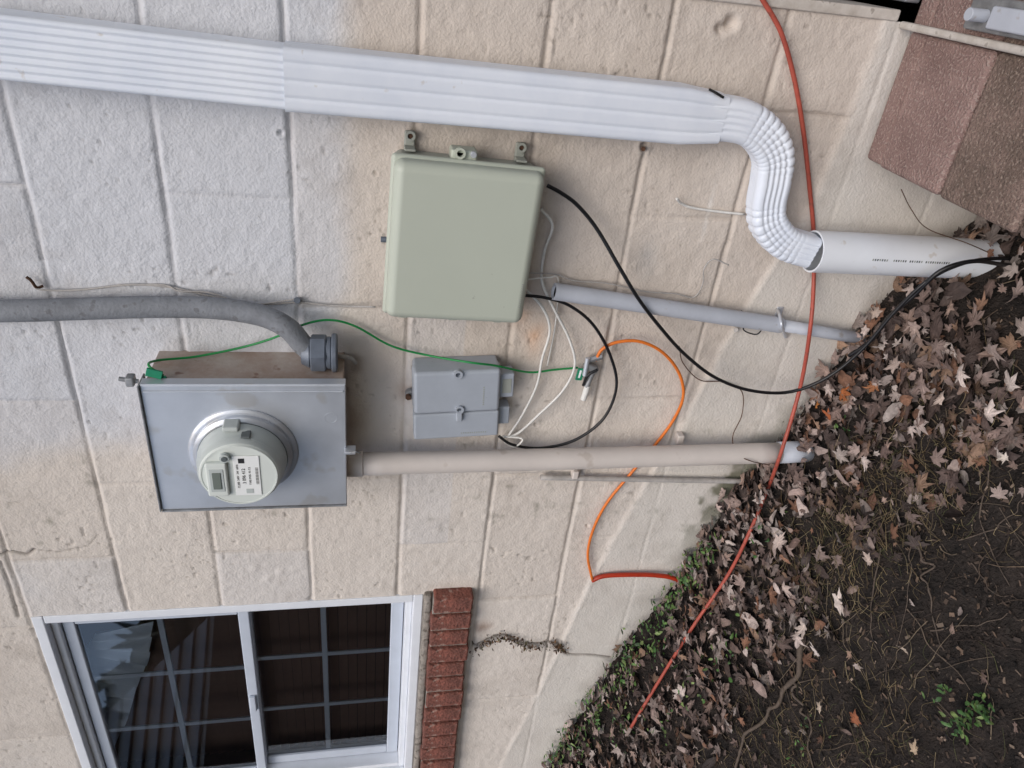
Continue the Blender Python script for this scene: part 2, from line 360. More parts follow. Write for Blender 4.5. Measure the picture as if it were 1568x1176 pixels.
for i in range(nu+1):
    a=lerpl([dp[1],dp[0],dp[0].lerp(dp[6],.4),dp[6]],i/nu); b=lerpl(Bp,i/nu)
    for j in range(nv+1):
        p=a.lerp(b,j/nv); VV.append((p.x,p.y+.011*math.sin(i/nu*math.pi*2*10),p.z))
for i in range(nu):
    for j in range(nv): FF.append((i*(nv+1)+j,(i+1)*(nv+1)+j,(i+1)*(nv+1)+j+1,i*(nv+1)+j+1))
newobj('reflection_panel',VV,FF,m_reflpanel,win)
# brick sill
bs0,bs1=1.5-.272,1.5-.172
bx('sill_mortar_bed',-2.3,-1.402,-.026,.05,bs0+.002,bs1-.002,m_mortar,house,.003)
bx('sill_mortar_top',-2.3,-1.400,-.018,.05,bs1,WZ0-.002,m_mortar,house,.006)
xb=-1.394; i=0
while xb>-2.3:
    w=.052+rng.uniform(-.004,.003)
    rbox('sill_brick_%d'%i,(xb-w/2,-.012+rng.uniform(-.004,.003),(bs0+bs1)/2+rng.uniform(-.003,.003)),(w,.05,bs1-bs0+rng.uniform(-.004,.003)),m_brick,house,.006,2,roty=rng.uniform(-.03,.03),rotz=rng.uniform(-.03,.03)); xb-=w+.011; i+=1

# ---------------------------------------------------------------- ground
def groundz(x,y):
    x=np.asarray(x,float); y=np.asarray(y,float)
    zb=np.interp(x,[a for a,b in GB],[b for a,b in GB]); a=np.abs(np.minimum(y,0))
    zn=zb-.22*np.minimum(a,.9)+.02*np.exp(-(a/.06)**2)
    t=sstep(.7,4,a); t=np.maximum(t,sstep(2.7,9,np.abs(x)));
    zf=zn*(1-t)+0.0*t
    far=sstep(6,2,np.hypot(x,y))
    return zf+far*(.026*(vn(x,y,.17,30)-.5)+.018*(vn(x,y,.06,31)-.5)+.011*(vn(x,y,.022,32)-.5)+.007*(vn(x,y,.009,33)-.5))
def outer(a,b,n,p=3): t=np.linspace(0,1,n+1)[1:]**p; return a+(b-a)*t
xs=np.concatenate([outer(-3,-90,30)[::-1],np.arange(-3,.4,.007),[.4],outer(.4,90,30)])
ys=np.concatenate([outer(-1.6,-90,30)[::-1],np.arange(-1.6,.05,.007),[.05],outer(.05,90,20)])
A,B=np.meshgrid(xs,ys,indexing='ij'); Zg=groundz(A,B)
I=np.arange(A.size).reshape(A.shape); q=np.stack([I[:-1,:-1],I[1:,:-1],I[1:,1:],I[:-1,1:]],-1).reshape(-1,4)
m_soil=mat('dark_soil',(58,51,47),rough=.95,col2=(26,24,23),vscale=24,bump=1.0,bscale=160,bdist=.012,spec=.25,speck=(200,(110,98,88),.66,.5))
npmesh('ground',np.stack([A.ravel(),B.ravel(),Zg.ravel()],1),q,m_soil)
def gz1(x,y): return float(groundz(x,y))
def G(u,v,h=0.0):
    r=ray(u,v); t=.6
    while t<4:
        p=CAM+r*t
        if p[1]>-.004: return Vector((p[0],-.004,p[2]))
        if p[2]<gz1(p[0],p[1])+h: return Vector(p)
        t+=.004
    return Vector(CAM+r*2)

half=[(0,1.0),(10,.72),(17,.66),(24,.42),(34,.60),(43,.62),(52,.92),(62,.62),(70,.55),(80,.34),(92,.46),(108,.62),(122,.36),(150,.26),(172,.30)]
OUT=np.array([(rad(a),r) for a,r in half]+[(-rad(a),r) for a,r in half[:0:-1]])
oval=[(0,1.0),(15,.86),(35,.66),(60,.5),(90,.44),(120,.46),(150,.56),(175,.7)]
OVAL=np.array([(rad(a),r) for a,r in oval]+[(-rad(a),r) for a,r in oval[:0:-1]])
def leafmass(name,items,m,curl=(.3,1.3),edge=.86):
    VV=[];FF=[];CC=[];base=0
    for (p,s,col,tilt,oc) in items:
        O=OUT if oc==0 else OVAL; n=len(O)
        jit=1+rng.uniform(-.16,.14,n)
        sx=rng.uniform(.65,1.05)
        inner=np.stack([np.sin(O[:,0])*O[:,1]*.5*sx,np.cos(O[:,0])*O[:,1]*.5,np.zeros(n)],1)
        outr=np.stack([np.sin(O[:,0])*O[:,1]*jit*sx,np.cos(O[:,0])*O[:,1]*jit,np.zeros(n)],1)
        P=np.concatenate([[[0,0,0]],inner,outr])
        c=rng.uniform(*curl)*rng.choice([-1,1]); a=rng.uniform(0,math.pi)
        d=P[:,0]*math.cos(a)+P[:,1]*math.sin(a); e=-P[:,0]*math.sin(a)+P[:,1]*math.cos(a)
        P[:,2]=c*.5*d*d+rng.uniform(-.5,.5)*e*e*.5+rng.uniform(-.08,.08,len(P))*np.hypot(P[:,0],P[:,1])
        d2=d*(1-.25*abs(c)*np.abs(d)); P[:,0]=d2*math.cos(a)-e*math.sin(a); P[:,1]=d2*math.sin(a)+e*math.cos(a)
        P*=s
        Rm=np.array(Matrix.Rotation(rng.uniform(0,6.28),3,'Z')); ax=rng.uniform(0,6.28)
        Rt=np.array(Matrix.Rotation(rng.normal(0,tilt),3,Vector((math.cos(ax),math.sin(ax),0))))
        P=P@(Rt@Rm).T+np.array(p); VV.append(P)
        for j in range(n):
            k=(j+1)%n; FF.append((base,base+1+j,base+1+k,base)); FF.append((base+1+j,base+1+n+j,base+1+n+k,base+1+k))
        cc=np.tile(np.array(col),(len(P),1)); cc[0]*=1.15; cc[1+n:]*=edge; cc*=rng.uniform(.85,1.15,(len(P),1)); CC.append(cc); base+=len(P)
    V=np.concatenate(VV); tri=[f[:3] for f in FF if f[3]==f[0]]; quad=[f for f in FF if f[3]!=f[0]]
    me=bpy.data.meshes.new(name); me.from_pydata(V.tolist(),[],tri+quad); me.update()
    o=bpy.data.objects.new(name,me); scene.collection.objects.link(o); me.materials.append(m); setcol(o,'leafcol',np.concatenate(CC)); return o
m_leaf=mat('dead_leaf',(0,0,0),rough=.7,attr='leafcol',var=.40,vscale=60,bump=.6,bscale=200,bdist=.002,spec=.35)
m_weed=mat('green_leaf',(0,0,0),rough=.5,attr='leafcol',var=.3,vscale=80,bump=.3,bscale=200,bdist=.001)
pal=[(172,154,146),(158,138,130),(142,122,114),(190,174,166),(126,106,98),(150,122,102),(100,84,78),(202,188,180),(136,100,80),(114,96,90),(166,142,130),(82,70,66)]
items=[]
def bandw(x): return float(np.interp(x,[-2.4,-1.9,-1.5,-1.1,-.8,-.5,-.3],[.34,.36,.36,.30,.34,.46,.5]))
cnt=0
while cnt<3500:
    xx_=rng.uniform(-2.6,-.25); w=bandw(xx_); yy=-rng.exponential(w*.5) if rng.random()<.4 else -rng.uniform(0,w)
    if yy<-w*1.2: continue
    if float(vn(xx_,yy,.12,60))<.28+.2*(abs(yy)/w)*.8 and rng.random()<.7: continue
    near=float(np.interp(xx_,[-2.2,-1.2,-.4],[.75,.95,1.15]))
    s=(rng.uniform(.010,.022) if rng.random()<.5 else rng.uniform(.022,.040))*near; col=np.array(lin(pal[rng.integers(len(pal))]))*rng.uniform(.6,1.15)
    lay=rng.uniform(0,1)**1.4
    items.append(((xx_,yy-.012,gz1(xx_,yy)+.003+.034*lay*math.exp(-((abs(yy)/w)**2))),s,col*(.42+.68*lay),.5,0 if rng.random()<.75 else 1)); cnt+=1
for i in range(300):
    xx_=rng.uniform(-2.6,-.2); yy=-rng.uniform(.3,1.3)
    if rng.random()<.4 or yy>-.5:
        col=np.array(lin(pal[rng.integers(len(pal))]))*rng.uniform(.35,.85)
        items.append(((xx_,yy,gz1(xx_,yy)+.006),rng.uniform(.007,.02),col,.4,0 if rng.random()<.5 else 1))
for (u,v,s,c) in [(1285,925,.044,(214,200,190)),(1385,995,.022,(200,182,164)),(1255,1085,.022,(190,174,156)),(1300,1000,.02,(170,142,124)),(1310,1100,.036,(150,94,66)),(1160,920,.03,(128,88,66)),(1540,700,.018,(212,200,188)),(1400,1150,.022,(190,168,142)),(1190,830,.034,(206,188,178)),(1230,960,.038,(200,184,174)),(1340,480,.034,(180,162,150)),(1440,530,.034,(196,180,170)),(1455,470,.032,(190,164,150)),(1290,600,.034,(166,100,58)),(1250,620,.030,(186,122,66)),(1270,640,.030,(160,92,56)),(1340,590,.028,(170,116,80)),(1220,975,.038,(196,180,172)),(1250,1000,.030,(206,194,186)),(1180,1000,.034,(170,150,140)),(1330,860,.028,(190,172,160)),(1200,900,.036,(188,170,160)),(1370,560,.034,(176,158,148)),(1440,610,.03,(196,178,166)),(1400,500,.034,(170,150,140)),(1500,470,.032,(150,118,98))]:
    p=G(u,v,.035); items.append((p,s,np.array(lin(c)),.35,0))
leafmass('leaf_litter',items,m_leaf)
n=24000
px=rng.uniform(-2.7,-.1,n); py=-rng.uniform(0,1.5,n); pz=groundz(px,py)+.002
VV=np.zeros((n,4,3)); an=rng.uniform(0,6.28,n); sl=rng.uniform(.0012,.0062,n); sw=sl*rng.uniform(.2,.7,n); tl=rng.uniform(-.6,.6,n)
for kk,(a,b) in enumerate([(-1,-1),(1,-.7),(.8,1),(-.9,.8)]):
    VV[:,kk,0]=px+sl*a*np.cos(an)-sw*b*np.sin(an); VV[:,kk,1]=py+sl*a*np.sin(an)+sw*b*np.cos(an); VV[:,kk,2]=pz+sl*a*tl+rng.uniform(-.001,.001,n)+.001
o=npmesh('mulch_debris',VV.reshape(-1,3),np.arange(n*4).reshape(n,4),m_leaf,None,False)
cp=np.array([lin(c) for c in [(60,50,44),(84,70,60),(44,38,34),(112,94,80),(32,29,28),(148,130,114)]]); cs=cp[rng.choice(6,n,p=[.26,.2,.25,.13,.1,.06])]*rng.uniform(.5,1.15,(n,1)); setcol(o,'leafcol',np.repeat(cs,4,0))

def multi(name,paths,m,cols,seg=5):
    VV=[];FF=[];base=0;CC=[]
    for ip,(pts,r0,r1) in enumerate(paths):
        P=smoothpath(pts,4); n=len(P)
        for i,p in enumerate(P):
            T=(P[min(i+1,n-1)]-P[max(i-1,0)]).normalized(); Nn=T.orthogonal().normalized(); Bn=T.cross(Nn); r=(r0+(r1-r0)*i/(n-1))*rng.uniform(.8,1.2)
            for j in range(seg):
                a=6.2832*j/seg; VV.append(p+Nn*r*math.cos(a)+Bn*r*math.sin(a)); CC.append(cols[ip])
        for i in range(n-1):
            for j in range(seg):
                k=(j+1)%seg; FF.append((base+i*seg+j,base+i*seg+k,base+(i+1)*seg+k,base+(i+1)*seg+j))
        base+=n*seg
    o=newobj(name,VV,FF,m); setcol(o,'leafcol',np.array(CC)); return o
paths=[];cols=[]
def twig(x,y,L,ang,r,lift=.004,col=(110,92,74),wob=.22):
    pts=[];a=ang
    for i in range(6):
        pts.append(Vector((x,y,gz1(x,min(y,-.005))+lift+rng.uniform(0,.004)))); a+=rng.normal(0,wob); x+=L/5*math.cos(a); y+=L/5*math.sin(a); y=min(y,-.01)
    paths.append((pts,r,r*.4)); cols.append(np.array(lin(col))*rng.uniform(.5,1.0))
for i in range(520):
    xx_=rng.uniform(-2.4,-.3); yy=-rng.uniform(.12,1.2); pc=[(112,98,84),(86,72,60),(140,124,104),(66,54,48),(126,108,90)][rng.integers(5)]
    twig(xx_,yy,rng.uniform(.03,.17),rng.uniform(0,6.28),rng.uniform(.0004,.0014),.004,pc)
for (pl,r) in [([(1228,985),(1222,1030),(1195,1070),(1160,1110),(1125,1176)],.0070),([(1215,1040),(1222,1080),(1240,1120),(1245,1176)],.0036),([(1400,830),(1420,870),(1422,920),(1440,1000)],.0026),([(1545,620),(1500,640),(1470,720),(1450,790)],.0018),([(1330,820),(1400,800),(1440,770),(1470,700)],.0014),([(1350,840),(1330,930),(1345,1010)],.0018),([(1510,720),(1500,800),(1545,900)],.0018),([(1430,960),(1480,960),(1540,940)],.0016),([(1395,800),(1390,900),(1370,990)],.0015),([(1465,830),(1530,800),(1568,760)],.0014),([(1480,860),(1510,900),(1568,920)],.0013)]:
    P0=smoothpath([G(u,v,.010) for u,v in pl],4); P1=[]
    for p in P0:
        qx=p.x+rng.normal(0,.0035); qy=p.y+rng.normal(0,.0035); P1.append(Vector((qx,qy,gz1(qx,qy)+r*.8+.002)))
    paths.append((P1,r,r*.45)); cols.append(np.array(lin((92,80,70))))
m_twig=mat('twig_bark',(0,0,0),rough=.85,attr='leafcol',var=.4,vscale=90,bump=.6)
multi('fallen_twigs',paths,m_twig,cols)
paths=[];cols=[]
hot=[G(1290,780),G(1320,800),G(1300,860),G(1340,1120),G(1190,1150),G(1230,880),G(1390,760),G(1450,680)]
for i in range(1300):
    c_=hot[rng.integers(len(hot))]
    xx_=c_.x+rng.normal(0,.11); yy=min(c_.y+rng.normal(0,.07),-.02)
    pc=[(172,152,112),(150,128,92),(128,112,80),(110,112,70),(188,170,132)][rng.integers(5)]
    a=rng.uniform(0,6.28);L=rng.uniform(.02,.07); h=rng.uniform(.004,.018); z0=gz1(xx_,yy)
    pts=[Vector((xx_,yy,z0+.003)),Vector((xx_+L*.5*math.cos(a),yy+L*.5*math.sin(a),z0+h)),Vector((xx_+L*math.cos(a+.4),yy+L*math.sin(a+.4),z0+h*.5+.004))]
    paths.append((pts,.0006,.0003)); cols.append(np.array(lin(pc))*rng.uniform(.35,.9))
multi('dry_grass',paths,m_twig,cols,3)
items=[]
def weeds(u,v,n,spread,s0,s1,h=.03):
    p=G(u,v,.01)
    for i in range(n):
        xx_=p.x+rng.normal(0,spread); yy=min(p.y+rng.normal(0,spread*.6),-.014)
        col=np.array(lin([(74,112,54),(96,128,66),(58,92,46),(116,136,78)][rng.integers(4)]))*rng.uniform(.6,1.15)
        items.append(((xx_,yy,gz1(xx_,yy)+rng.uniform(.014,.02+h)),rng.uniform(s0,s1),col,.55,1))
for (u,v,n_,sp) in [(1100,840,20,.02),(1085,860,44,.025),(1060,900,50,.025),(1030,940,54,.03),(1010,975,50,.035),(985,1000,60,.035),(960,1040,66,.045),(925,1085,80,.05),(900,1130,80,.05),(870,1150,70,.04),(1120,1010,18,.05),(1080,1050,20,.05),(1070,890,30,.02),(1170,830,6,.03),(1450,1060,4,.01),(1135,960,12,.04),(975,1100,34,.05),(1020,1120,14,.05)]:
    weeds(u,v,n_,sp,.005,.013,.040)
weeds(1505,1095,70,.018,.006,.012,.03); weeds(1455,1055,10,.006,.004,.008,.01); weeds(1250,1130,16,.03,.004,.008); weeds(1300,660,5,.02,.005,.01)
leafmass('ground_weeds',items,m_weed)
items=[]
for i in range(320):
    t=rng.random(); p=ck[int(t*.62*(len(ck)-1))]
    col=np.array(lin([(116,88,64),(140,110,80),(90,66,50),(100,94,62),(72,54,44)][rng.integers(5)]))*rng.uniform(.6,1.1)
    items.append(((p.x+rng.normal(0,.011),-rng.uniform(.003,.014),p.z+rng.normal(0,.006)),rng.uniform(.003,.008),col,1.2,1))
leafmass('withered_ivy',items,m_leaf)
items=[]
for i in range(420):
    xx_=rng.normal(-1.12,.10); zz_=float(np.interp(xx_,[a for a,b in GB],[b for a,b in GB]))+abs(rng.normal(0,.022))
    items.append(((xx_,-rng.uniform(.001,.008),zz_),rng.uniform(.0012,.0032),np.array(lin([(58,62,40),(84,88,58),(40,42,30),(130,128,110)][rng.integers(4)]))*rng.uniform(.6,1.1),1.3,1))
leafmass('moss_patch',items,m_weed)

# ---------------------------------------------------------------- paver step
step=empty('paver_block_step')
m_pav=mat('red_concrete_paver',(160,134,126),rough=.94,col2=(126,101,95),vscale=16,bump=1.0,bscale=220,bdist=.007,speck=(220,(182,164,154),.55,.55))
m_pav2=mat('brown_concrete_paver',(142,120,110),rough=.95,col2=(96,82,72),vscale=14,bump=1.0,bscale=220,bdist=.007,speck=(200,(170,154,140),.56,.5))
zt=.585
for layer in range(5):
    ztop=zt-layer*.105
    for ri,(ya,yb) in enumerate([(-.010,-.058),(-.064,-.228),(-.234,-.40),(-.406,-.58)]):
        xs_=[-.296,-.074,.25,.56,.9]
        if layer%2: xs_=[-.294,-.15,.15,.45,.9]
        for j in range(4):
            a,b=xs_[j],xs_[j+1]
            o=rbox('paver_%d_%d_%d'%(layer,ri,j),((a+b)/2,(ya+yb)/2,ztop-.05+rng.uniform(-.0015,.0015)-(0.009 if ri==0 else 0)),(b-a-.003,abs(yb-ya)-.001,.100),m_pav if ri<2 else m_pav2,step,.008,4,rotz=rng.uniform(-.008,.008))
cb=empty('door_stoop_kerb')
bx('kerb_body',-.075,-.063,-.60,-.006,.586,.598,m_trim,cb,.004)
bx('kerb_bracket',-.056,-.01,-.33,-.16,.588,.600,m_galvd,cb,.004); cyl('bracket_post',(-.035,-.20,.60),(-.035,-.20,.63),.009,m_pvcg,cb); bx('bracket_plate',-.05,-.02,-.30,-.22,.60,.612,m_pvcg,cb,.003)

# ---------------------------------------------------------------- downspout
ds=empty('downspout')
dd=.042
top=W(0,67,dd); mid=W(450,118,dd); low=W(1085,178,dd)
ext=top+(top-mid).normalized()*1.3
prU=rrect(.086,.060,.006,rib=.0028,nr=7)
prL=rrect(.091,.063,.009,rib=.0022,nr=3,pw=7)
sweep('upper_pipe',[ext,top,mid],prU,m_white,ds,ref=(0,-1,0),cap=False)
p=[mid+(mid-low).normalized()*.012,mid,mid+(low-mid)*.5,mid+(low-mid)*.92]
sweep('lower_pipe',p+[W(1060,176,dd),W(1100,180,dd)],prL,m_white,ds,ref=(0,-1,0),scales=[1.03,1.01,1.0,1.0,.95,.85],cap=False)
ep=[W(1080,180,dd),W(1112,181,dd),W(1144,189,dd),W(1170,210,dd),W(1183,240,dd),W(1180,275,dd),W(1173,312,dd),W(1176,342,dd+.004),W(1200,370,dd+.008),W(1240,384,dd+.012)]
es0=smoothpath(ep,18)
cum=[0]
for a_,b_ in zip(es0[:-1],es0[1:]): cum.append(cum[-1]+(b_-a_).length)
ne=260; es=[]
for i in range(ne):
    s_=cum[-1]*i/(ne-1); j=min(max(int(np.searchsorted(cum,s_))-1,0),len(es0)-2); es.append(es0[j].lerp(es0[j+1],(s_-cum[j])/(cum[j+1]-cum[j]+1e-9)))
sc=[(.82*(1-.16*i/ne),.88*(1-.10*i/ne)) for i in range(ne)]
tot=cum[-1]
def crimp(i,x_,y_):
    t=i/ne
    g1=float(sstep(.16,.22,t)*sstep(.50,.44,t)); g2=float(sstep(.60,.66,t)*sstep(.94,.89,t))
    side=.5-.5*x_/.043 if g1>g2 else .5+.5*x_/.043
    ph=(t*tot/.0125)%1; ridge=math.exp(-((ph-.5)/.16)**2)
    return 1-.085*max(g1,g2)*(.18+.82*max(0,min(1,side)))*ridge
sweep('elbow',es,rrect(.090,.062,.018,rib=.0020,nr=4),m_white,ds,scales=sc,ref=(0,-1,0),cap=False,crimp=crimp)
rbox('strap_screw',W(590,97,.072),(.004,.003,.004),m_galvd,ds,.001)
tp=W(1097,143,.06); rbox('seam_gap',tp,(.004,.03,.018),m_dark,ds,.001,roty=.4)
pp=empty('drain_pipe')
pa=W(1243,385,.055); pb=W(1522,398,.062); ax=(pb-pa)
lathe('pipe',pa,[(.0365,.06),(.0365,.0),(.040,0),(.040,ax.length+.05)],m_pvcw,pp,axis=ax,n=48)
cyl('pipe_inside',pa+ax.normalized()*.055,pa+ax.normalized()*.06,.0362,m_dark,pp)
axn=ax.normalized()
for i in range(34):
    if i in (7,8,15,22): continue
    p=pa+axn*(.105+i*.0050)
    rbox('print_%d'%i,p+Vector((.004,-.0399,0)),(.004,.0006,.0026),m_meterd if i%3 else m_boxd,pp,0)

# ---------------------------------------------------------------- electric meter box
mb=empty('electric_meter_box')
mD=.125; a=W(215,590,mD); b=W(529,582,mD)
bx0,bx1=W(400,776,mD).x,W(400,590,mD).x; bz1=a.z+.002; bz0=b.z
bx('housing',bx0+.004,bx1-.004,-mD+.012,0.004,bz0+.004,bz1-.004,m_rust,mb,.002)
bx('front_cover',bx0,bx1,-mD,-mD+.014,bz0,bz1,m_galv,mb,.002)
bx('cover_edge_right',bx1-.014,bx1-.011,-mD-.003,-mD,bz0+.004,bz1-.004,m_galv,mb,.001)
bx('cover_lip_side',bx1-.002,bx1+.001,-mD+.002,-mD+.022,bz0,bz1,m_galv,mb,.0008)
bx('cover_lip_top',bx0,bx1,-mD-.006,-mD+.04,bz1,bz1+.003,m_galvd,mb,.001)
bx('cover_lip_left',bx0-.003,bx0,-mD-.004,-mD+.03,bz0,bz1,m_galvd,mb,.001)
mc=W(374,692,mD)
lathe('ring_base',mc,[(.096,0),(.096,.003),(.092,.006),(.087,.006),(.086,.013),(.083,.015),(.080,.018),(.076,.018)],m_galv,mb)
lathe('ring_gap',mc,[(.078,.016),(.078,.019)],m_meterd,mb)
lathe('meter_body',mc,[(.077,.012),(.0775,.024),(.076,.038),(.073,.043),(.072,.054)],m_meterb,mb)
lathe('meter_dome',mc,[(.072,.052),(.071,.060),(.068,.065),(.062,.067),(.0001,.067)],m_meterb,mb)
lathe('meter_face_rim',mc,[(.068,.064),(.065,.0695),(.0625,.0695),(.0615,.066)],m_face,mb)
fc=mc+Vector((0,-.0675,0))
lathe('face_plate',fc,[(.0625,0),(.062,.0010),(.0001,.0011)],m_face,mb)
f=lambda dx_,dz_,dy=0:fc+Vector((dx_,-.0020+dy,dz_))
rbox('face_shroud',f(-.004,.036,-.002),(.074,.010,.036),m_face,mb,.004)
rbox('lcd_frame',f(-.004,.036,-.006),(.050,.004,.024),m_meterb,mb,.0012)
rbox('lcd',f(-.004,.036,-.0085),(.036,.002,.014),m_lcd,mb,.0006)
rbox('name_label',f(0,-.014),(.088,.0018,.044),m_lab,mb,.001)
for i in range(16):
    rbox('barcode_%d'%i,f(-.018+i*.0024,-.0305,-.0012),(.0010 if i%3 else .0005,.0006,.005),m_ink,mb,0)
def text(s,loc,size,parent,nm):
    cu=bpy.data.curves.new(nm,'FONT'); cu.body=s; cu.size=size; cu.extrude=.0002; cu.align_x='CENTER'; cu.materials.append(m_ink)
    o=bpy.data.objects.new(nm,cu); scene.collection.objects.link(o); o.location=loc; o.rotation_euler=(rad(90),0,0); o.parent=parent
text('CL200  240V  3W  60Hz',f(0,.000,-.0012),.0052,mb,'rating_text'); text('3 096 412',f(0,-.011,-.0012),.0085,mb,'serial_text'); text('TYPE FM2S  Kh 7.2',f(0,-.020,-.0012),.005,mb,'type_text')
rbox('label_logo',f(.034,-.006,-.0012),(.010,.0006,.010),m_ink,mb,0); rbox('label_box',f(-.034,-.016,-.0012),(.010,.0006,.012),m_meterb,mb,0)
cyl('port_ring',f(.044,.020,0),f(.044,.020,-.008),.0085,m_meterb,mb); cyl('port',f(.044,.020,-.008),f(.044,.020,-.010),.005,m_meterd,mb)
rbox('seal_tab',mc+Vector((.080,-.028,.012)),(.010,.030,.028),m_meterb,mb,.004)
rbox('side_slot',mc+Vector((.0715,-.045,-.014)),(.006,.020,.016),m_meterd,mb,.002)
lathe('knockout',W(507,640,mD)+Vector((0,0.0005,0)),[(.012,0),(.012,.0008),(.0108,.0008),(.0104,.0003)],m_galv,mb)
sp=W(533,688,mD); rbox('seal_hasp',sp+Vector((0,-.002,-.004)),(.006,.022,.020),m_galv,mb,.001); tube('seal_ring',[sp+Vector((0,-.012,-.004)),sp+Vector((.006,-.016,-.014)),sp+Vector((0,-.012,-.022))],.0014,m_galvd,mb)
hx=W(478,540,.058).x
zg=lambda u:W(u,546,.058).z
cyl('hub_base',(hx,-.058,zg(517)),(hx,-.058,zg(508)),.036,m_gland,mb,n=32)
cyl('hub_collar',(hx,-.058,zg(508)),(hx,-.058,zg(500)),.030,m_gland,mb,n=32)
cyl('gland_nut',(hx,-.058,zg(500)),(hx,-.058,zg(476)),.035,m_gland,mb,n=6)
cyl('gland_cap',(hx,-.058,zg(476)),(hx,-.058,zg(462)),.028,m_gland,mb,n=24,r2=.022)
tube('ground_stub',[W(515,545,.03),W(535,548,.025),W(545,556,.02)],.004,m_wireg,mb)
rbox('ground_clamp',W(200,582,.09),(.018,.02,.014),m_galvd,mb,.003); cyl('clamp_screw',W(182,580,.09),W(212,584,.09),.004,m_galvd,mb)
sc_=empty('service_entrance_cable')
u0=W(0,476,.03)
tp_=[u0+Vector((0,0,1.15)),u0+Vector((0,0,.75)),u0+Vector((0,0,.4)),u0+Vector((0,0,.17)),u0,W(120,473,.03),W(240,470,.032),W(330,472,.036),(W(400,483,.046)),W(440,502,.054),W(462,526,.058),Vector((hx,-.058,W(478,545,.058).z))]
sweep('cable',smoothpath(tp_,10),circ(.0195,20),m_cable,sc_)
cp_=empty('meter_conduit')
c1=W(1200,693,.055)
cyl('adapter',W(524,711,.06),W(556,710,.06),.0265,m_pvcb,cp_,n=32)
tube('pipe',[W(550,710,.06),W(850,703,.058),c1],.0235,m_pvcb,cp_,n=24); tube('bottom_collar',[W(1192,693,.055),W(1240,691,.055)],.0250,m_pvcg,cp_,n=24,sm=0)
rbox('strap',W(1040,670,.012),(.022,.022,.016),m_pvcb,cp_,.003); rbox('strap_top',W(880,724,.012),(.022,.022,.014),m_pvcb,cp_,.003)
gr_=empty('ground_rod_conduit'); tube('rod',[W(828,731,.014),W(980,734,.014),W(1140,737,.014)],.0062,m_wireg,gr_,n=12)
gc=empty('grey_conduit')
lathe('upper_pipe',W(848,446,.03),[(.013,.03),(.013,0),(.0165,0),(.0165,(W(1195,498,.03)-W(848,446,.03)).length)],m_pvcg,gc,axis=(W(1195,498,.03)-W(848,446,.03)),n=24)
cyl('pipe_mouth',W(852,446,.03),W(856,447,.03),.0135,m_dark,gc)
tube('lower_pipe',[W(1190,497,.03),W(1335,521,.03)],.0125,m_pvcg,gc,n=20,sm=0)
tube('strap',[W(1190,474,.004),W(1194,484,.030),W(1197,498,.048),W(1200,508,.032),W(1203,516,.006)],.0035,m_galv,gc); rbox('strap_tab',W(1193,477,.004),(.022,.004,.014),m_galv,gc,.001)

# ---------------------------------------------------------------- big enclosure
en=empty('utility_enclosure')
eD=.10
q4=[W(587,492,eD),W(602,242,eD),W(842,270,eD),W(802,502,eD)]
cen=sum(q4,Vector())/4; wE=((q4[1]-q4[0]).length+(q4[2]-q4[3]).length)/2; hE=((q4[0]-q4[3]).length+(q4[1]-q4[2]).length)/2
angv=(q4[1]-q4[0])+(q4[2]-q4[3]); ang=math.atan2(-angv.z,angv.x)
en.location=(cen.x,0,cen.z); en.rotation_euler=(0,ang,0)
rbox('back_case',(0,-.028,0),(wE-.012,.056,hE-.012),m_boxd,en,.012,4)
rbox('lid_lip',(0,-.062,0),(wE+.002,.016,hE+.002),m_box,en,.0065,3)
rbox('lid',(0,-.080,0),(wE-.004,.040,hE-.004),m_box,en,.016,6,taper=.985)
for s_,zz_ in ((1,hE/2-.03),(1,-hE/2+.035)):
    x_=wE/2+.008; rbox('mount_ear_%d'%(zz_>0),(x_,-.008,zz_),(.034,.008,.018),m_boxd,en,.003)
    lathe('ear_ring_%d'%(zz_>0),(x_+.010,-.012,zz_),[(.0085,0),(.0085,.006),(.0045,.006),(.0045,0)],m_boxd,en,n=20); cyl('ear_screw_%d'%(zz_>0),(x_+.010,-.012,zz_),(x_+.010,-.015,zz_),.004,m_rustm,en)
    rbox('ear_web_%d'%(zz_>0),(x_-.008,-.022,zz_),(.004,.03,.018),m_boxd,en,.001)
rbox('latch_body',(wE/2+.004,-.040,0.01),(.020,.034,.044),m_box,en,.004)
lathe('latch_ring',(wE/2+.010,-.057,.018),[(.009,0),(.009,.007),(.0055,.007),(.0055,0)],m_box,en,n=24)
cyl('latch_screw',(wE/2+.010,-.057,-.004),(wE/2+.010,-.064,-.004),.005,m_galv,en)
for i,zz_ in enumerate((hE*.36,0.0,-hE*.33)):
    rbox('hinge_%d'%i,(-wE/2-.004,-.055,zz_),(.012,.022,.018),m_box,en,.003)
cyl('top_knob',(-.01,-.05,hE/2),(-.01,-.05,hE/2+.010),.005,m_gland,en)
for i in range(12):
    rbox('moulded_letter_%d'%i,(-.10+i*.004,-.0998,-hE*.44),(.002,.0006,.003),m_boxd,en,0)

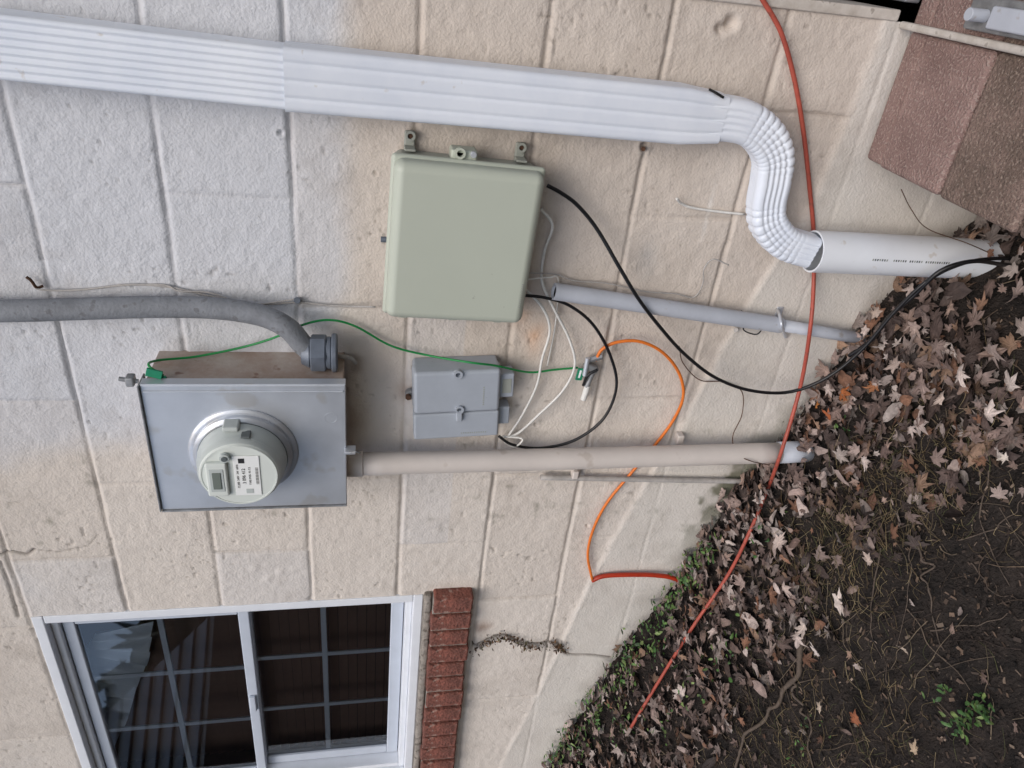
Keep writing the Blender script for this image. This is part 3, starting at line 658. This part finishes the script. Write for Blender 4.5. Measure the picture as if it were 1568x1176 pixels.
# ---------------------------------------------------------------- telephone box
ni=empty('telephone_interface_box')
nD=.055
q4=[W(634,670,nD),W(632,564,nD),W(768,568,nD),W(762,670,nD)]
cen=sum(q4,Vector())/4; wN=((q4[1]-q4[0]).length+(q4[2]-q4[3]).length)/2; hN=((q4[0]-q4[3]).length+(q4[1]-q4[2]).length)/2
angv=(q4[1]-q4[0])+(q4[2]-q4[3]); ang=math.atan2(-angv.z,angv.x)
ni.location=(cen.x,0,cen.z); ni.rotation_euler=(0,ang,0)
rbox('base',(0,-.018,0),(wN,.036,hN-.004),m_nid,ni,.006,3)
xs_=-wN/2+wN*.385
rbox('lid_left',(-wN/2+wN*.192,-.040,0),(wN*.383,.034,hN),m_nid,ni,.005,4)
rbox('lid_right',((xs_+.001+wN/2)/2,-.042,0),(wN/2-xs_-.001,.038,hN+.002),m_nid,ni,.007,5,taper=.97)
rbox('foot_right',(wN*.20,-.028,-hN/2-.014),(wN*.34,.034,.030),m_nid,ni,.003); rbox('foot_left',(-wN*.27,-.024,-hN/2-.012),(wN*.26,.030,.026),m_nid,ni,.003)
rbox('foot_slot',(wN*.20,-.0455,-hN/2-.014),(wN*.2,.0015,.018),m_boxd,ni,.0)
for i,(xp,zp) in enumerate(((wN/2-.006,0.0),(xs_+.012,-.004))):
    lathe('latch_loop_%d'%i,(xp,-.058,zp),[(.009,0),(.009,.008),(.005,.008),(.005,0)],m_nid,ni,n=24)
    cyl('latch_bolt_%d'%i,(xp,-.058,zp),(xp,-.062,zp),.004,m_gland,ni)
rbox('latch_tongue',(xs_-.004,-.061,-.004),(.026,.008,.013),m_nid,ni,.003)
cyl('top_ear',(wN*.02,-.006,hN/2+.004),(wN*.02,-.02,hN/2+.004),.010,m_galvd,ni,n=16); cyl('top_bolt',(wN*.02,-.02,hN/2+.008),(wN*.02,-.028,hN/2+.008),.006,m_rustm,ni,n=6)
for i in range(10): rbox('moulded_text_%d'%i,(xs_+.02+i*.0045,-.0612,-hN*.30),(.002,.0006,.003),m_boxd,ni,0)
for i in range(12): rbox('moulded_text2_%d'%i,(-wN/2+.012,-.0572,-.01-i*.0045),(.003,.0006,.002),m_boxd,ni,0)

# ---------------------------------------------------------------- cables
def cable(name,pts,r,m,n=8): return tube(name,[W(*p) for p in pts],r,m,None,n)
rc=[W(u,v,d) for u,v,d in [(1150,-30,.01),(1168,0,.012),(1196,50,.012),(1216,120,.012),(1230,200,.012),(1240,290,.010),(1246,360,.010),(1246,430,.02),(1241,500,.058),(1226,590,.05),(1197,690,.088),(1175,750,.06)]]
rc+=[G(u,v,.03) for u,v in [(1150,810),(1115,880),(1062,958),(1012,1038),(966,1114)]]
tube('red_cable',rc,.0042,m_red)
cable('black_cable',[(838,284,.03),(860,296,.03),(885,315,.03),(915,352,.034),(950,412,.05),(978,458,.055),(1010,500,.05),(1048,542,.05),(1095,578,.05),(1150,598,.05),(1210,600,.05),(1268,577,.07),(1320,535,.09),(1372,475,.11),(1420,430,.13),(1470,405,.14),(1520,396,.12),(1590,398,.10)],.0036,m_black)
cable('black_cable.001',[(1300,545,.045),(1335,520,.07),(1360,487,.10),(1400,452,.12),(1440,415,.14),(1490,400,.148),(1535,405,.13),(1600,412,.10)],.0042,m_black)
cable('black_cable.002',[(800,452,.03),(835,456,.03),(872,468,.03),(908,497,.03),(934,543,.03),(944,592,.03),(924,641,.03),(880,674,.03),(828,686,.03),(785,681,.03),(764,668,.03)],.0032,m_black)
cable('orange_cable',[(912,552,.02),(922,535,.022),(945,524,.024),(980,523,.025),(1015,540,.025),(1040,572,.022),(1046,608,.018),(1030,645,.012),(1000,685,.008),(960,732,.008),(928,772,.010),(908,812,.010),(900,850,.010),(907,888,.012)],.0034,m_orange)
tube('red_duct',[W(906,889,.010),W(925,882,.012),W(965,880,.014),W(1005,881,.016),(W(1035,887,.018)),W(1062,908,.022)],.0060,m_redd)
cable('white_wire',[(828,320,.03),(846,345,.03),(834,385,.02),(830,430,.015),(848,472,.02),(872,520,.02),(880,560,.02),(862,598,.02),(826,634,.02),(792,664,.02),(766,670,.02)],.0028,m_wirew)
cable('white_wire.001',[(802,440,.03),(830,470,.02),(842,505,.02),(830,550,.02),(822,590,.018),(800,635,.02),(778,668,.02)],.0028,m_wirew)
cable('white_wire.002',[(808,428,.03),(840,425,.02),(855,430,.01),(850,500,.01),(838,560,.012)],.0016,m_wirew)
cable('white_wire.003',[(770,668,.02),(800,672,.03),(788,684,.03),(772,676,.02)],.0024,m_wirew)
cable('thin_wire',[(808,418,.03),(850,420,.01),(880,430,.008),(930,434,.008),(985,446,.006),(1035,450,.006),(1062,455,.008),(1076,435,.012),(1078,412,.02),(1092,397,.03),(1116,406,.03)],.0014,m_wireg)
cable('thin_wire.001',[(1040,530,.02),(1046,556,.01),(1072,582,.008),(1110,585,.008),(1136,600,.012),(1136,635,.02),(1122,668,.03),(1128,694,.06),(1150,706,.085),(1178,712,.06)],.0011,m_rustm)
cable('thin_wire.002',[(1170,500,.03),(1158,512,.02),(1138,504,.015),(1150,488,.015),(1135,476,.01)],.0014,m_black)
cable('thin_wire.003',[(1380,290,.05),(1395,320,.05),(1420,350,.06),(1480,372,.09),(1525,392,.09)],.0009,m_rustm)
gw=[(250,575,.10),(228,560,.10),(240,552,.06),(300,546,.03),(370,532,.02),(420,517,.03),(465,497,.03),(505,490,.02),(545,500,.015),(600,530,.015),(660,545,.02),(720,555,.06),(760,560,.05),(810,570,.02),(850,566,.015),(885,563,.015)]
cable('green_ground_wire',gw,.0022,m_green)
pg=[(45,425,.006),(52,438,.010),(66,444,.010),(120,444,.006),(200,436,.005),(262,440,.005),(330,455,.008),(400,466,.006),(455,463,.006),(510,468,.006),(575,470,.02)]
cable('painted_wire',pg,.0018,m_wireg); cable('painted_wire.001',[(180,436,.004),(250,436,.004),(275,446,.01),(320,448,.01),(380,466,.01),(455,458,.01)],.0015,m_wireg)
cable('wire_hook',[(40,424,.02),(48,430,.02),(56,440,.01),(66,438,.004)],.0025,m_rustm)
cable('old_fastener_wire',[(1036,304,.02),(1044,312,.008),(1060,318,.004),(1100,324,.003),(1140,328,.003)],.0025,m_wirew)
cyl('wall_screw',W(455,460,.0),W(455,460,.014),.006,m_gland)
cyl('wall_screw.001',W(985,228,0),W(985,228,.010),.004,m_rustm); cyl('wall_screw.002',W(1127,505,0),W(1127,505,.012),.005,m_wireg)
tg=empty('wire_tag'); rbox('tag',W(236,572,.105),(.016,.004,.026),m_tag,tg,.001,roty=.3); rbox('tag_loop',W(250,580,.10),(.01,.004,.012),m_tag,tg,.001,roty=-.3)
tg=empty('wire_tag.001'); rbox('tag',W(888,573,.018),(.028,.004,.014),m_tag,tg,.001,roty=.1); rbox('tag_print',W(888,573,.0205),(.018,.001,.004),m_lab,tg,0,roty=.1)
cc=empty('coax_ground_block')
rbox('block',W(905,562,.018),(.014,.018,.030),m_galvd,cc,.003,roty=.5); cyl('connector_1',W(898,552,.018),W(922,546,.02),.006,m_galvd,cc,n=6); cyl('connector_2',W(912,560,.02),W(898,592,.02),.006,m_galvd,cc,n=12)
cyl('connector_3',W(900,590,.02),W(893,612,.02),.0065,m_wirew,cc,n=12); tube('stub',[W(893,590,.02),W(900,575,.03),W(915,566,.03)],.003,m_black,cc)
cyl('connector_4',W(900,548,.024),W(895,575,.026),.005,m_galv,cc,n=12)

# ---------------------------------------------------------------- surroundings that the window and metal reflect
nh=empty('neighbor_house'); nh.location=(-6.9,-3.6,0); nh.rotation_euler=(0,0,rad(125))
m_sid=mat('white_lap_siding',(210,214,220),rough=.6,var=.05,vscale=3,bump=.1); m_darkwall=mat('brown_brick_wall',(90,74,66),rough=.9,var=.3,vscale=8,bump=.4)
bx('walls',-1.6,1.6,.05,4,-.2,3.0,m_darkwall,nh,0)
newobj('gable',[(-.9,.04,3.0),(.9,.04,3.0),(0.3,.04,4.25),(-.9,4,3.0),(.9,4,3.0),(0.3,4,4.25)],[(0,1,2),(3,5,4),(0,2,5,3),(1,4,5,2),(0,3,4,1)],m_sid,nh,False)
for i in range(9):
    bx('lap_%d'%i,-.85+i*.11,.85-i*.06,.0,.035,3.04+i*.125,3.06+i*.125,m_darkwall,nh,0)
newobj('roof',[(-1.9,-.2,2.85),(-.9,-.2,3.0),(.3,-.2,4.35),(1.9,-.2,2.9),(1.9,4,2.9),(.3,4,4.35),(-.9,4,3.0),(-1.9,4,2.85)],[(2,3,4,5),(0,1,6,7)],m_roof,nh,False)
items=[]
for i in range(5000):
    a=rng.uniform(rad(185),rad(262)); r_=14+rng.normal(0,1.0); h=rng.uniform(0,4.4+1.2*math.sin(a*9))
    items.append((r_*math.cos(a),r_*math.sin(a),h))
it=np.array(items); n=len(it); VV=np.zeros((n,4,3))
d1=rng.normal(0,.26,(n,3)); d2=rng.normal(0,.26,(n,3))
VV[:,0]=it-d1; VV[:,1]=it+d2; VV[:,2]=it+d1; VV[:,3]=it-d2
m_fol=mat('unseen_screen_foliage',(66,72,52),rough=.9,var=.4,vscale=1,bump=0)  # unseen foliage added to block the sky reflected in the window
npmesh('unseen_tree_screen',VV.reshape(-1,3),np.arange(n*4).reshape(n,4),m_fol,None,False)

# ---------------------------------------------------------------- light
w=bpy.data.worlds.new("World"); scene.world=w; w.use_nodes=True; nt=w.node_tree
sky=nt.nodes.new('ShaderNodeTexSky'); sky.sky_type='NISHITA'; sky.sun_disc=False; sky.sun_elevation=rad(52); sky.sun_rotation=rad(165); sky.dust_density=3; sky.air_density=1.0; sky.ozone_density=1
nt.links.new(sky.outputs['Color'],nt.nodes['Background'].inputs['Color']); nt.nodes['Background'].inputs['Strength'].default_value=.15
sl_=bpy.data.lights.new('sun','SUN'); sl_.energy=1.4; sl_.angle=rad(40); sl_.color=(1,.96,.91); so=bpy.data.objects.new('sun',sl_); scene.collection.objects.link(so)
az=rad(165); el=rad(50); sd=Vector((math.sin(az)*math.cos(el),math.cos(az)*math.cos(el),math.sin(el)))
so.rotation_euler=sd.to_track_quat('Z','Y').to_euler(); so.location=(0,-3,5)
